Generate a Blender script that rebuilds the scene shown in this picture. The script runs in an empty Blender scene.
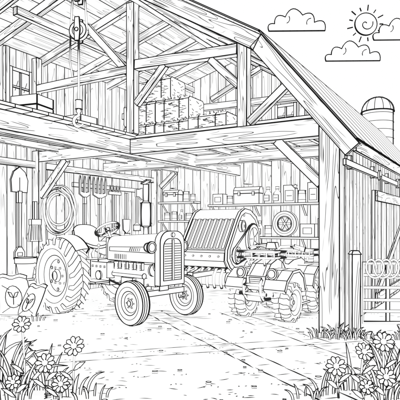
import bpy, math, random
from mathutils import Vector, Matrix
random.seed(7)
R=random.random
sc=bpy.context.scene
def V(*a): return Vector(a)
# ---------------------------------------------------------------- materials
def newmat(name):
    m=bpy.data.materials.new(name); m.use_nodes=True
    try: m.cycles.emission_sampling='NONE'
    except Exception as e: print(e)
    nt=m.node_tree; nt.nodes.clear()
    out=nt.nodes.new('ShaderNodeOutputMaterial')
    p=nt.nodes.new('ShaderNodeBsdfPrincipled')
    p.inputs['Roughness'].default_value=1.0
    p.inputs['Specular IOR Level'].default_value=0.0
    nt.links.new(p.outputs[0],out.inputs[0])
    return m,nt,p
DIF=0.26; EMI=0.78  # white surfaces glow by themselves, keeping shade flat and the interior pale
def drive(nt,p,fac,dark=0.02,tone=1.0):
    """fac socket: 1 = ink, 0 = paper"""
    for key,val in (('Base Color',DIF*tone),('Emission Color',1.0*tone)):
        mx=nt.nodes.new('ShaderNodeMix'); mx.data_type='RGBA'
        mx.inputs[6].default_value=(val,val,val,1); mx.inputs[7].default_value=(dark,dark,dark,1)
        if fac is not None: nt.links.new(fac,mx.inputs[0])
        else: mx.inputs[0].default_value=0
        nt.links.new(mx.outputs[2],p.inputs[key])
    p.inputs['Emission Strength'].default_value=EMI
def math_(nt,op,a,b=None,clamp=False):
    n=nt.nodes.new('ShaderNodeMath'); n.operation=op; n.use_clamp=clamp
    for i,x in enumerate((a,b)):
        if x is None: continue
        if isinstance(x,(int,float)): n.inputs[i].default_value=x
        else: nt.links.new(x,n.inputs[i])
    return n.outputs[0]
def maprange(nt,x,a,b,c,d):
    n=nt.nodes.new('ShaderNodeMapRange'); nt.links.new(x,n.inputs[0])
    for i,v in enumerate((a,b,c,d)): n.inputs[i+1].default_value=v
    return n.outputs[0]
def contour(nt,vec,scale,mult,lw,amount,floor=.9):
    vals=[]
    for off in (0,.006):
        mp=nt.nodes.new('ShaderNodeMapping'); nt.links.new(vec,mp.inputs[0]); mp.inputs['Scale'].default_value=scale
        mp.inputs['Location'].default_value=(0,off*scale[1],0)
        no=nt.nodes.new('ShaderNodeTexNoise'); no.noise_dimensions='2D'; no.inputs['Scale'].default_value=1; no.inputs['Detail'].default_value=.6
        nt.links.new(mp.outputs[0],no.inputs['Vector']); vals.append(no.outputs[0])
    g=math_(nt,'ABSOLUTE',math_(nt,'SUBTRACT',vals[1],vals[0])); g=math_(nt,'MAXIMUM',math_(nt,'MULTIPLY',g,1/.006),floor)
    a=math_(nt,'PINGPONG',math_(nt,'MULTIPLY',vals[0],mult),0.5)
    d=math_(nt,'DIVIDE',a,math_(nt,'MULTIPLY',g,mult))
    ln=maprange(nt,d,lw*.5,lw,amount,0.0)
    # break the grain up into separate strokes
    mp=nt.nodes.new('ShaderNodeMapping'); nt.links.new(vec,mp.inputs[0]); mp.inputs['Scale'].default_value=(1.3,5,1); mp.inputs['Location'].default_value=(7,3,0)
    no=nt.nodes.new('ShaderNodeTexNoise'); no.noise_dimensions='2D'; no.inputs['Scale'].default_value=1; no.inputs['Detail'].default_value=1
    nt.links.new(mp.outputs[0],no.inputs['Vector'])
    return math_(nt,'MULTIPLY',ln,maprange(nt,no.outputs[0],.43,.48,0,1))
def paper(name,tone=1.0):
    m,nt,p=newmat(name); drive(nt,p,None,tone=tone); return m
def inkmat():
    m,nt,p=newmat('ink'); p.inputs['Base Color'].default_value=(.012,.012,.012,1); return m
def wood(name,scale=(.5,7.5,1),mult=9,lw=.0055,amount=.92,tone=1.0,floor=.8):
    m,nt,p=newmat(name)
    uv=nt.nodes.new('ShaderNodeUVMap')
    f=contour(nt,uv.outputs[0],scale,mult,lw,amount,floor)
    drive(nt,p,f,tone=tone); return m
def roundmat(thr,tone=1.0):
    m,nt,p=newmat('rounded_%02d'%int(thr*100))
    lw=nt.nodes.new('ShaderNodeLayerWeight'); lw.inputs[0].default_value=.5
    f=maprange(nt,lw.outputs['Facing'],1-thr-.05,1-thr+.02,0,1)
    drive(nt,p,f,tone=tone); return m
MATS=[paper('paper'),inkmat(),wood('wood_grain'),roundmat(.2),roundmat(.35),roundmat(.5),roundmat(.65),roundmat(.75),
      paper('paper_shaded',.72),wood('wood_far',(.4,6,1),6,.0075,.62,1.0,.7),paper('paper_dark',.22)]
PAPER,INK,WOOD,R20,R35,R50,R65,R80,SHADE,WOODF,DARK=range(11)
def rb(r,w):
    if isinstance(r,(list,tuple)): r=max(r)
    q=min(.9,w*.78/max(r,1e-4)); c=math.sqrt(max(0,1-(1-q)**2))
    if c>.86: return R80
    if c>.6: return R65
    if c>.42: return R50
    if c>.27: return R35
    return R20
# ---------------------------------------------------------------- mesh builder
class M:
    def __init__(s,w=.014):
        s.v=[];s.f=[];s.m=[];s.s=[];s.uv=[];s.w=w
    def P(s,p): s.v.append(Vector(p)); return len(s.v)-1
    def F(s,idx,mat=0,sm=False,g=None,off=(0,0)):
        s.f.append(tuple(idx)); s.m.append(mat); s.s.append(sm)
        if g is None: s.uv.append([(0,0)]*len(idx)); return
        p=[s.v[i] for i in idx]
        n=(p[1]-p[0]).cross(p[2]-p[0])
        if n.length<1e-9: n=V(0,0,1)
        n.normalize(); gg=Vector(g).normalized()
        if abs(gg.dot(n))>.9:
            gg=n.orthogonal().normalized()
        h=n.cross(gg)
        s.uv.append([(q.dot(gg)+off[0],q.dot(h)+off[1]) for q in p])
    def line(s,p,q,w=None):
        w=(w or s.w)/2; p=Vector(p);q=Vector(q); d=q-p
        if d.length<1e-6: return
        d.normalize(); a=V(0,0,1) if abs(d.z)<.8 else V(1,0,0)
        x=d.cross(a).normalized()*w; y=d.cross(x).normalized()*w
        p=p-d*w*.6;q=q+d*w*.6
        i=[s.P(c+k) for c in (p,q) for k in (x+y,x-y,-x-y,-x+y)]
        for k in range(4):
            l=(k+1)%4; s.F((i[k],i[l],i[4+l],i[4+k]),INK)
        s.F((i[3],i[2],i[1],i[0]),INK); s.F(i[4:],INK)
    def pl(s,pts,w=None,close=False):
        pts=list(pts)
        for a,b in zip(pts,pts[1:]): s.line(a,b,w)
        if close: s.line(pts[-1],pts[0],w)
    def hexa(s,b,t,mat=0,g=V(0,0,1),edges='all',w=None):
        """b,t: 4 bottom / 4 top points in same order"""
        b=[Vector(x) for x in b]; t=[Vector(x) for x in t]
        i=[s.P(x) for x in b]+[s.P(x) for x in t]; o=(R()*50,R()*50)
        for q in ((3,2,1,0),(4,5,6,7),(0,1,5,4),(1,2,6,5),(2,3,7,6),(3,0,4,7)):
            s.F([i[k] for k in q],mat,False,g,o)
        if edges in('all','ends'):
            s.pl(b,w,True); s.pl(t,w,True)
        if edges in('all','long'):
            for x,y in zip(b,t): s.line(x,y,w)
        if edges=='plank':
            s.line(b[0],t[0],w); s.line(b[3],t[3],w); s.pl(b,w,True); s.pl(t,w,True)
    def box(s,c,d,mat=0,g=None,edges='all',w=None):
        c=Vector(c);x,y,z=[k/2 for k in d]
        if g is None:
            g=[V(1,0,0),V(0,1,0),V(0,0,1)][max(range(3),key=lambda k:d[k])]
        q=[(-x,-y),(x,-y),(x,y),(-x,y)]
        s.hexa([c+V(a,b,-z) for a,b in q],[c+V(a,b,z) for a,b in q],mat,g,edges,w)
    def beam(s,p,q,bw,bh,mat=WOOD,up=V(0,0,1),w=None):
        p=Vector(p);q=Vector(q);d=(q-p).normalized()
        if abs(d.dot(up))>.95: up=V(0,1,0)
        x=d.cross(up).normalized()*bw/2; y=x.cross(d).normalized()*bh/2
        k=[x+y,x-y,-x-y,-x+y]
        s.hexa([p+a for a in k],[q+a for a in k],mat,d,'all',w)
    def frame(s,d):
        d=Vector(d).normalized(); a=V(0,0,1) if abs(d.z)<.9 else V(1,0,0)
        x=a.cross(d).normalized(); return x,d.cross(x),d
    def lathe(s,o,d,prof,n=28,mat=None,rings=(),caps=True,w=None,capmat=0):
        """prof: (h,r) list"""
        o=Vector(o);x,y,d=s.frame(d); w=w or s.w
        N=n; rr=[]
        for h,r in prof:
            rr.append([s.P(o+d*h+(x*math.cos(2*math.pi*k/n)+y*math.sin(2*math.pi*k/n))*r) for k in range(N)])
        for j in range(len(prof)-1):
            mm=mat if mat is not None else rb(max(prof[j][1],prof[j+1][1]),w)
            for k in range(n):
                l=(k+1)%N
                s.F((rr[j][k],rr[j][l],rr[j+1][l],rr[j+1][k]),mm,True)
        if caps:
            if prof[0][1]>1e-4: s.F([s.P(s.v[i]) for i in rr[0][::-1]],capmat)
            if prof[-1][1]>1e-4: s.F([s.P(s.v[i]) for i in rr[-1]],capmat)
        for j in rings:
            j=j%len(prof)
            s.ring(o+d*prof[j][0],d,prof[j][1],w,n)
    def ring(s,o,d,r,w=None,n=28):
        x,y,d=s.frame(d); o=Vector(o)
        pts=[o+(x*math.cos(2*math.pi*k/n)+y*math.sin(2*math.pi*k/n))*r for k in range(n+1)]
        s.pl(pts,w)
    def cyl(s,p,q,r,r2=None,n=20,mat=None,rings=True,capmat=0,w=None):
        p=Vector(p);q=Vector(q);L=(q-p).length
        s.lathe(p,q-p,[(0,r),(L,r if r2 is None else r2)],n,mat,(0,1) if rings else (),True,w,capmat)
    def tube(s,pts,r,n=8,mat=None,close=False):
        pts=[Vector(p) for p in pts]; N=len(pts); mm=mat if mat is not None else rb(r,s.w); rr=[]
        px=None
        for i,p in enumerate(pts):
            a=pts[(i-1)%N] if (i or close) else p; b=pts[(i+1)%N] if (i<N-1 or close) else p
            d=(b-a).normalized()
            if px is None: x=d.orthogonal().normalized()
            else:
                x=px-d*px.dot(d); x.normalize()
            px=x; y=d.cross(x)
            ri=r[i] if isinstance(r,(list,tuple)) else r
            rr.append([s.P(p+(x*math.cos(2*math.pi*k/n)+y*math.sin(2*math.pi*k/n))*ri) for k in range(n)])
        for i in range(N if close else N-1):
            j=(i+1)%N
            for k in range(n):
                l=(k+1)%n; s.F((rr[i][k],rr[i][l],rr[j][l],rr[j][k]),mm,True)
        if not close: s.F(rr[0][::-1],mm); s.F(rr[-1],mm)
    def torus(s,o,d,Rr,r,N=36,n=8,mat=None):
        x,y,d=s.frame(d);o=Vector(o)
        s.tube([o+(x*math.cos(2*math.pi*k/N)+y*math.sin(2*math.pi*k/N))*Rr for k in range(N)],r,n,mat,True)
    def ball(s,o,r,mat=None,n=16):
        prof=[(-math.cos(math.pi*k/10)*r,max(1e-5,math.sin(math.pi*k/10)*r)) for k in range(11)]
        s.lathe(o,(0,0,1),prof,n,mat or rb(r,s.w),(),False)
    def loft(s,secs,n=24,e=.6,mat=R20,ends=True,inkat=()):
        """secs: (x, halfwidth, z0, z1); superellipse cross sections along x"""
        rr=[]
        sg=lambda c:(abs(c)**e)*(1 if c>=0 else -1)
        for x,hw,z0,z1 in secs:
            rr.append([s.P((x,hw*sg(math.cos(2*math.pi*k/n)),(z0+z1)/2+(z1-z0)/2*sg(math.sin(2*math.pi*k/n)))) for k in range(n)])
        for a,b in zip(rr,rr[1:]):
            for k in range(n): l=(k+1)%n; s.F((a[k],b[k],b[l],a[l]),mat,True)
        s.F(rr[0],PAPER); s.F(rr[-1][::-1],PAPER)
        ks=set(inkat)|({0,len(rr)-1} if ends else set())
        for j in ks: s.pl([s.v[i].copy() for i in rr[j]],None,True)
    def surf(s,fn,nu,nv,mat=PAPER,edge=True,w=None):
        g=[[s.P(fn(u/nu,v/nv)) for v in range(nv+1)] for u in range(nu+1)]
        for u in range(nu):
            for v in range(nv): s.F((g[u][v],g[u+1][v],g[u+1][v+1],g[u][v+1]),mat,True)
        if edge:
            q=lambda i:s.v[i].copy()
            s.pl([q(g[u][0]) for u in range(nu+1)],w); s.pl([q(g[u][nv]) for u in range(nu+1)],w)
            s.pl([q(i) for i in g[0]],w); s.pl([q(i) for i in g[nu]],w)
    def prism(s,poly,o,ux,uy,dep,mat=0,edges=True,w=None,long=(),smooth=False,sidemat=None):
        """poly 2D; ux,uy axes; dep vector"""
        o=Vector(o);ux=Vector(ux);uy=Vector(uy);dep=Vector(dep)
        A=[o+ux*a+uy*b for a,b in poly];B=[p+dep for p in A];n=len(A)
        ia=[s.P(p) for p in A];ib=[s.P(p) for p in B]; of=(R()*9,R()*9)
        s.F(ia[::-1],mat,False,ux,of); s.F(ib,mat,False,ux,of)
        ic=[s.P(p) for p in A];id_=[s.P(p) for p in B]
        for k in range(n):
            l=(k+1)%n; s.F((ic[k],ic[l],id_[l],id_[k]),mat if sidemat is None else sidemat,smooth,dep,of)
        if edges: s.pl(A,w,True); s.pl(B,w,True)
        for k in long: s.line(A[k%n],B[k%n],w)
    def strokes(s,o,ux,uy,nrm,n,L=.12,w=.006,ang=0,spread=.5):
        """random short ink strokes on a rectangular patch o + ux*u + uy*v"""
        o=Vector(o);ux=Vector(ux);uy=Vector(uy);nrm=Vector(nrm)*w*.3
        eu=ux.normalized();ev=uy.normalized()
        for _ in range(n):
            a=ang+(R()-.5)*spread*2; d=(eu*math.cos(a)+ev*math.sin(a))*L*(.4+R()*.7)
            p=o+ux*(.05+.85*R())+uy*(.05+.85*R())+nrm
            s.line(p,p+d,w)
def obj(name,mb,parent=None,loc=None,rot=None,label=None,cat=None,group=None,kind=None):
    if mb is None: ob=bpy.data.objects.new(name,None); ob.empty_display_size=.2
    else:
        me=bpy.data.meshes.new(name)
        me.from_pydata([tuple(v) for v in mb.v],[],mb.f)
        used=sorted(set(mb.m)); mp={u:i for i,u in enumerate(used)}
        for u in used: me.materials.append(MATS[u])
        me.polygons.foreach_set('material_index',[mp[m] for m in mb.m])
        me.polygons.foreach_set('use_smooth',mb.s)
        uvl=me.uv_layers.new(name='UVMap')
        uvl.data.foreach_set('uv',[c for f in mb.uv for t in f for c in t])
        me.update()
        ob=bpy.data.objects.new(name,me)
    sc.collection.objects.link(ob)
    if parent: ob.parent=parent
    if loc is not None: ob.location=loc
    if rot is not None: ob.rotation_euler=(0,0,rot) if isinstance(rot,(int,float)) else rot
    if label: ob['label']=label
    if cat: ob['category']=cat
    if group: ob['group']=group
    if kind: ob['kind']=kind
    return ob
def top(name,loc,rot,label,cat,group=None): return obj(name,None,None,loc,rot,label,cat,group)
# ---------------------------------------------------------------- camera, light
cam=bpy.data.cameras.new('camera'); co=bpy.data.objects.new('camera',cam); sc.collection.objects.link(co); sc.camera=co
co.location=(0,0,1.6); co.rotation_euler=(math.pi/2,0,0)
cam.sensor_width=36; cam.lens=36*487/400; cam.shift_y=25/400; cam.clip_end=3000
w=bpy.data.worlds.new('World'); sc.world=w; w.use_nodes=True
bg=w.node_tree.nodes['Background']; bg.inputs[0].default_value=(1,1,1,1); bg.inputs[1].default_value=1.0
sl=bpy.data.lights.new('sun_light','SUN'); sl.energy=.6; sl.angle=math.radians(12); sl.color=(1,.99,.97)
so=bpy.data.objects.new('sun_light',sl); sc.collection.objects.link(so); so.rotation_euler=(math.radians(48),0,math.radians(35))
sc.view_settings.view_transform='Standard'; sc.view_settings.look='None'; sc.view_settings.exposure=0
# ---------------------------------------------------------------- ground
P0=V(1.94,7.28,0); TH=math.atan2(-.515,.857)
XL=V(.857,-.515,0); DL=V(.515,.857,0)
def B(a,b,z=0): return P0-XL*a+DL*b+V(0,0,z)     # barn frame -> world
g=M(); S=600
for q in [(-S,-S),(S,-S),(S,S),(-S,S)]: g.P((*q,0))
g.F((0,1,2,3),PAPER); obj('ground',g,kind='structure')
def patch_curve(mm,x,y,L,ang,w,curv=0,z=.004,n=5):
    pts=[];a=ang
    for i in range(n+1):
        pts.append(V(x,y,z)); x+=math.cos(a)*L/n; y+=math.sin(a)*L/n; a+=curv/n+(R()-.5)*.12
    prev=None
    for i,p in enumerate(pts):
        d=(pts[min(i+1,n)]-pts[max(i-1,0)]).normalized(); nn=V(-d.y,d.x,0)*w/2*(math.sin(math.pi*(i+.25)/(n+.5)))
        c=(mm.P(p+nn),mm.P(p-nn))
        if prev: mm.F((prev[0],prev[1],c[1],c[0]),INK)
        prev=c
m=M()
for _ in range(380):
    y=4.3+R()**1.3*6.2; x=(R()-.5)*y*.9
    k=R()
    if k<.66: patch_curve(m,x,y,.04+.09*R(),(R()-.5)*.9,.012+.0018*y*R(),(R()-.5)*2)
    else:
        for t in range(3): patch_curve(m,x+t*.06,y+(R()-.5)*.05,.03,R()*3,.016)
def rut(p,q,n,w_=.02):
    p=Vector(p);q=Vector(q);d=(q-p);L=d.length;a=math.atan2(d.y,d.x)
    for i in range(n):
        t=i/n; c=p+d*t
        if R()<.93: patch_curve(m,c.x+(R()-.5)*.012,c.y+(R()-.5)*.012,L/n*1.02,a+(R()-.5)*.04,w_,(R()-.5)*.08)
for o in (0,.34,1.35,1.69): rut((-1.0+o*1.0,8.9,0),(1.15+o*1.0,4.3,0),12,.026)
for o in (0,1.35):          # tread marks across each wheel track
    for k in range(26):
        t=k/26; x=-1.0+o+.08+(2.15)*t; y=8.9-4.6*t
        if R()<.75: patch_curve(m,x,y,.16,.25+(R()-.5)*.2,.018,0)
for o in (0,.38): rut((-2.2,5.5+o*.9,0),(2.6,6.8+o*.9,0),14,.024)
def shade_hatch(cx,cy,L_,Wd,ang,n):  # ink strokes drawn on the ground as shadow beneath vehicles and bags
    for _ in range(n):
        u=(R()-.5)*L_; v=(R()-.5)*Wd
        x=cx+u*math.cos(ang)-v*math.sin(ang); y=cy+u*math.sin(ang)+v*math.cos(ang)
        patch_curve(m,x,y,.14+.2*R(),(R()-.5)*.12,.024)
shade_hatch(-1.3,8.7,2.4,1.2,math.atan2(-.669,.743),60); shade_hatch(1.4,8.75,1.2,.8,math.atan2(-.8,-.6),40); shade_hatch(.5,11.8,1.8,1.4,1,40)
shade_hatch(-3.2,8.5,.9,.5,0,14)
obj('dirt_and_shade_marks',m,kind='stuff',label='ruts, scratches and drawn shadow hatching in the dirt yard',cat='dirt')
m=M(.007)
for _ in range(60):
    y=4.4+R()**1.2*5.5; x=(R()-.5)*y*.85; r=.012+.02*R()**2
    n=7; pts=[(math.cos(6.283*k/n)*r*(1+.4*R()),math.sin(6.283*k/n)*r*(.7+.3*R())) for k in range(n)]
    m.prism(pts,(x,y,0),(1,0,0),(0,1,0),(0,0,r*.9),PAPER,True,.006)
obj('gravel',m,kind='stuff',label='small pebbles scattered on the dirt',cat='gravel')
# ---------------------------------------------------------------- BARN
barn=top('barn',P0,TH,'open wooden gambrel barn with hay loft and plank walls','barn')
def bp(name,mb,par=None,label=None): return obj(name,mb,par or barn,label=label)
# local coords: x=-a, y=b
def L(a,b,z): return V(-a,b,z)
RF=[(-.44,2.74),(1.0,4.5),(3.6,6.1),(7.0,5.2)]
def zr(a):
    for (a0,z0),(a1,z1) in zip(RF,RF[1:]):
        if a<=a1: return z0+(z1-z0)*(a-a0)/(a1-a0)
    return RF[-1][1]
BK=4.5; LW=6.53; DZ=-.08
def wallplanks(mm,p,q,z0,ztop,thick,nrm,pw=.2,mat=WOOD,w=None,edges='plank'):
    p=Vector(p);q=Vector(q);d=q-p;Ln=d.length;d.normalize();n=Vector(nrm)*thick; k=max(1,round(Ln/pw)); s=Ln/k
    for i in range(k):
        jj=(R()-.5)*s*.22 if 0<i<k else 0
        a=p+d*(i*s+(jj if i else 0)); b=p+d*((i+1)*s+(s*.12 if i<k-1 else 0))
        za,zb=(ztop(a),ztop(b)) if callable(ztop) else (ztop,ztop)
        nn=n*(1+(R()-.5)*.14)
        bt=[a+V(0,0,z0),b+V(0,0,z0),b+nn+V(0,0,z0),a+nn+V(0,0,z0)]
        tt=[a+V(0,0,za),b+V(0,0,zb),b+nn+V(0,0,zb),a+nn+V(0,0,za)]
        st=Vector(nrm)*(.0012*(i%3)); bt=[x+st for x in bt]; tt=[x+st for x in tt]
        mm.hexa(bt,tt,mat,V(0,0,1),edges,w)
WX0=.14
m=M(.012); wallplanks(m,(WX0,.14,0),(WX0,9,0),.03,3.02,.05,(-1,0,0),.23); bp('wall',m,label='outer side wall of vertical planks')
m=M(.013); wallplanks(m,L(LW,-3.6,0),L(LW,-1.5,0),0,3.2,.05,(-1,0,0),.27,WOODF); wallplanks(m,L(LW,-1.5,0),L(LW,BK,0),0,5.3,.05,(-1,0,0),.27,WOODF); bp('wall',m,label='inner side wall of planks hung with tools')
m=M(.014)
for a0,a1 in ((LW,3.6),(3.6,1.0),(1.0,-.08)):
    wallplanks(m,L(a0,BK,0),L(a1,BK,0),0,lambda p:zr(-p.x)-.02,.05,(0,1,0),.26,WOODF)
bp('wall',m,label='inner end wall of vertical planks behind shelves')
# roof slabs
m=M(.013)
def slab(a0,a1,b0,b1,n,corr=False,th=.05):
    p=L(a0,0,zr(a0));q=L(a1,0,zr(a1));d=(q-p);nn=V(-d.z,0,d.x).normalized()
    if nn.z<0: nn=-nn
    for i in range(n):
        s=p+d*(i/n);e=p+d*((i+1)/n)
        k=[s,e,e+nn*th,s+nn*th]
        m.hexa([x+V(0,b0,0) for x in k],[x+V(0,b1,0) for x in k],WOODF,V(0,1,0),'none')
        m.line(s+V(0,b0,0),s+V(0,b1,0)); m.line(e+V(0,b0,0),s+V(0,b0,0))
    k=[p+nn*(th+.012),q+nn*(th+.012),q+nn*(th+.03),p+nn*(th+.03)]
    m.hexa([x+V(0,b0-.03,0) for x in k],[x+V(0,b1,0) for x in k],PAPER,V(0,1,0),'all',.014)
    if corr:
        b=b0+.5
        while b<b1:
            m.line(p+nn*(th+.03)+V(0,b,0),q+nn*(th+.03)+V(0,b,0),.012); b+=.62+.06*b
slab(RF[0][0],RF[1][0],-.4,9,5,True); slab(RF[1][0],3.6,-.4,9,6,True); slab(3.6,7.0,-1.6,9,9)
roof=bp('roof',m,label='gambrel roof of ribbed sheets over boards')
def rake(a0,a1,b,h=.24,th=.06,dz=-.1,par=roof,mat=WOOD,name='verge_board'):
    mm=M(.013); p=L(a0,b,zr(a0)+dz);q=L(a1,b,zr(a1)+dz); mm.beam(p,q,th,h,mat); return bp(name,mm,par)
rake(-.44,1.0,-.43); rake(.98,3.65,-.433); rake(3.6,7,-1.64)
mm=M(.013); mm.beam(L(-.46,-.4,2.7),L(-.46,9,2.7),.04,.16); bp('eave_board',mm,roof)
# rafters
for b in (-1.0,.25,1.35,2.45,3.55):
    mm=M(.013)
    mm.beam(L(7,b,zr(7)-.1),L(3.62,b,zr(3.62)-.1),.1,.16)
    if b>-.3:
        mm.beam(L(3.58,b,zr(3.58)-.1),L(1.0,b,zr(1.0)-.1),.1,.16)
        mm.beam(L(.98,b,zr(.98)-.13),L(.0,b,zr(.0)-.13),.1,.16)
    bp('rafter',mm)
mm=M(.013); mm.beam(L(3.6,-2.1,5.88),L(3.6,BK,5.88),.14,.22); bp('ridge_beam',mm)
mm=M(.013); mm.beam(L(5.2,-1.5,zr(5.2)-.26),L(5.2,BK,zr(5.2)-.26),.1,.14); bp('purlin',mm)
def bm(name,p,q,w_,h_,ink=.013,up=V(0,0,1),mat=WOOD):
    mm=M(ink); mm.beam(p,q,w_,h_,mat,up); return bp(name,mm)
# posts
bm('corner_post',(.03,0,0),(.03,0,3.06),.3,.27,.014)
bm('tie_beam',L(.125,-.02,3.14+DZ),L(3.7,-.02,3.14+DZ),.22,.27,.014)
bm('tie_beam',L(3.92,.05,3.15+DZ),L(6.5,.05,3.15+DZ),.16,.22)
bm('tie_beam',L(.05,2.3,3.15+DZ),L(6.5,2.3,3.15+DZ),.16,.22)
bm('loft_edge_beam',L(3.81,-3.6,3.14+DZ),L(3.81,BK,3.14+DZ),.2,.27,.014)
bm('post',L(6.38,.05,0),L(6.38,.05,3.2),.2,.2,.014)
bm('post',L(6.38,4.35,0),L(6.38,4.35,3.2),.2,.2,.016)
bm('brace',L(5.55,.05,2.97),L(6.3,.05,2.22),.1,.14)
bm('brace',L(.125,.0,2.22),L(.83,.0,2.93),.1,.14)
bm('brace',L(6.2,4.35,2.7),L(5.7,4.35,3.1),.1,.12,.015)
# loft joists
a=.7
while a<6.3:
    if abs(a-3.81)>.25: bm('joist',L(a,.12 if a<3.8 else -3.5,3.27+DZ),L(a,BK,3.27+DZ),.08,.12,.012)
    a+=.72
m=M(.012); z0,z1=3.335+DZ,3.385+DZ
def fb(y0,y1,a0):
    y=y0
    while y<y1:
        m.hexa([L(a0,y,z0),L(LW-.06,y,z0),L(LW-.06,y+.3,z0),L(a0,y+.3,z0)],[L(a0,y,z1),L(LW-.06,y,z1),L(LW-.06,y+.3,z1),L(a0,y+.3,z1)],PAPER,V(1,0,0),'none')
        for z in (z0,z1): m.line(L(a0,y,z),L(LW-.06,y,z)); m.line(L(a0,y,z),L(a0,y+.3,z))
        m.line(L(a0,y,z0),L(a0,y,z1)); y+=.3
fb(.1,BK-.15,.05); fb(-3.6,-.1,3.68)
bp('loft_floor',m)
# front truss
bm('king_post',L(3.75,.0,3.32),L(3.75,.0,5.78),.17,.15)
bm('truss_post',L(1.42,.0,3.2),L(1.42,.0,4.66),.17,.15)
bm('collar_beam',L(1.52,.0,4.5),L(3.65,.0,4.6),.14,.17)
bm('brace',L(1.5,.0,3.9),L(2.05,.0,4.43),.09,.12)
bm('brace',L(3.65,.0,3.87),L(3.0,.0,4.5),.09,.12)
bm('brace',L(1.32,.0,3.27),L(.66,.0,3.8),.09,.12)
bm('brace',L(3.85,.0,4.5),L(4.9,.0,5.58),.09,.13)
bm('tie_beam',L(3.85,.0,4.54),L(6.4,.0,4.54),.12,.15)
bm('post',L(6.4,.0,3.32),L(6.4,.0,5.2),.14,.14)
b=2.9
bm('truss_post',L(1.42,b,3.32),L(1.42,b,4.6),.13,.13)
bm('collar_beam',L(.95,b,4.35),L(6.4,b,4.5),.11,.15)
bm('brace',L(3.68,b,4.6),L(2.4,b,5.15),.08,.11)
for b in (-.75,1.5):
    bm('stud',L(6.43,b,3.32),L(6.43,b,5.25),.09,.09)
bm('wall_rail',L(6.38,-1.5,4.0),L(6.38,BK,4.0),.05,.12)
bm('wall_rail',L(6.42,-1.0,2.9),L(6.42,BK,2.9),.06,.14)
bm('wall_rail',L(6.44,1.1,2.56),L(6.44,3.6,2.56),.05,.1,mat=PAPER)
# windows
def window(par,o,ux,nrm,W,H):
    wi=obj('window',None,par); o=Vector(o);ux=Vector(ux);nrm=Vector(nrm);uz=V(0,0,1)
    mm=M(.014)
    for s in (-1,1):
        mm.beam(o+ux*(s*W/2)-uz*(H/2+.04),o+ux*(s*W/2)+uz*(H/2+.04),.07,.05,PAPER,nrm)
        mm.beam(o-ux*(W/2-.036)+uz*(s*H/2),o+ux*(W/2-.036)+uz*(s*H/2),.05,.07,PAPER,uz)
    mm.beam(o-uz*(H/2-.04),o+uz*(H/2-.04),.035,.03,PAPER,nrm)
    mm.beam(o-ux*(W/2-.04),o-ux*.02,.03,.035,PAPER,uz); mm.beam(o+ux*.02,o+ux*(W/2-.04),.03,.035,PAPER,uz)
    obj('frame',mm,wi)
    mm=M(.01); q=o-nrm*.012
    i=[mm.P(q+ux*a*W/2+uz*b*H/2) for a,b in ((-1,-1),(1,-1),(1,1),(-1,1))]; mm.F(i,PAPER)
    for t in (-.25,.2): mm.line(q+ux*W*t-uz*H*.1+nrm*.006,q+ux*W*(t+.15)+uz*H*.2+nrm*.006,.008)
    obj('pane',mm,wi)
window(barn,L(LW-.03,-.35,4.5),(0,1,0),(1,0,0),.5,.72)
window(barn,L(2.4,BK-.05,4.35),(1,0,0),(0,-1,0),.5,.55)
# sliding door and track on outside wall
dr=obj('sliding_door',None,barn)
mm=M(.012); mm.beam((.24,-.08,2.52),(.24,8.5,2.52),.04,.09,PAPER); obj('track',mm,dr)
for b in (.35,2.0,3.4,4.8,6.2):
    mm=M(.012); mm.box((.205,b,2.56),(.06,.06,.2),PAPER); obj('track_bracket',mm,dr)
for b in (2.2,4.4):
    mm=M(.012); mm.cyl((.28,b,2.52),(.31,b,2.52),.09); mm.box((.315,b,2.32),(.02,.07,.36),PAPER); obj('roller_hanger',mm,dr)
mm=M(.012); wallplanks(mm,(.24,1.8,0),(.24,5.6,0),.12,2.22,.05,(1,0,0),.28)
mm.beam((.32,1.8,2.12),(.32,5.6,2.12),.03,.18); mm.beam((.32,1.8,.3),(.32,5.6,.3),.03,.18)
mm.beam((.32,1.9,.42),(.32,5.5,2.0),.03,.16); obj('door_panel',mm,dr)
# ---------------------------------------------------------------- hoist
h=top('hay_hoist',B(3.55,-1.6,0),TH+.35,'pulley block with rope and steel hook hanging from ridge beam','hoist')
def pulley_at(z,par,rr=.13):
    mm=M(.012); mm.cyl((0,-.04,z),(0,.04,z),rr*.95,n=24,mat=PAPER); mm.ring((0,-.045,z),(0,1,0),rr*.6,.009); mm.cyl((0,-.085,z),(0,.085,z),.028,mat=PAPER)
    for s in (-1,1):
        mm.prism([(-.035,-.17),(.035,-.17),(.05,.0),(.035,.2),(-.035,.2),(-.05,.0)],(0,s*.062-.008,z),(1,0,0),(0,0,1),(0,.016,0),PAPER)
    obj('pulley',mm,par)
pulley_at(5.3,h,.11); pulley_at(4.68,h,.15)
mm=M(.011); mm.tube([(0,0,5.78),(0,0,5.48)],.03); mm.tube([(-.1,0,5.3),(-.14,0,4.68)],.018); mm.tube([(.1,0,5.3),(.14,0,4.68)],.018)
mm.tube([(0.0,0,4.55),(0.0,0,3.56)],.02); mm.tube([(-.14,.0,4.66),(-.15,0,4.2),(-.1,0,3.95)],.016); obj('rope',mm,h)
mm=M(.012); mm.cyl((0,0,3.58),(0,0,3.44),.05); mm.ball((0,0,3.41),.045)
hk=[(0,0,3.41)]+[(-.085*math.sin(t),0,3.25+.085*math.cos(t)) for t in [x*.35 for x in range(0,13)]]
mm.tube(hk,[.026]*3+[.03]*8+[.018]*3,10); obj('hook',mm,h)
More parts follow.
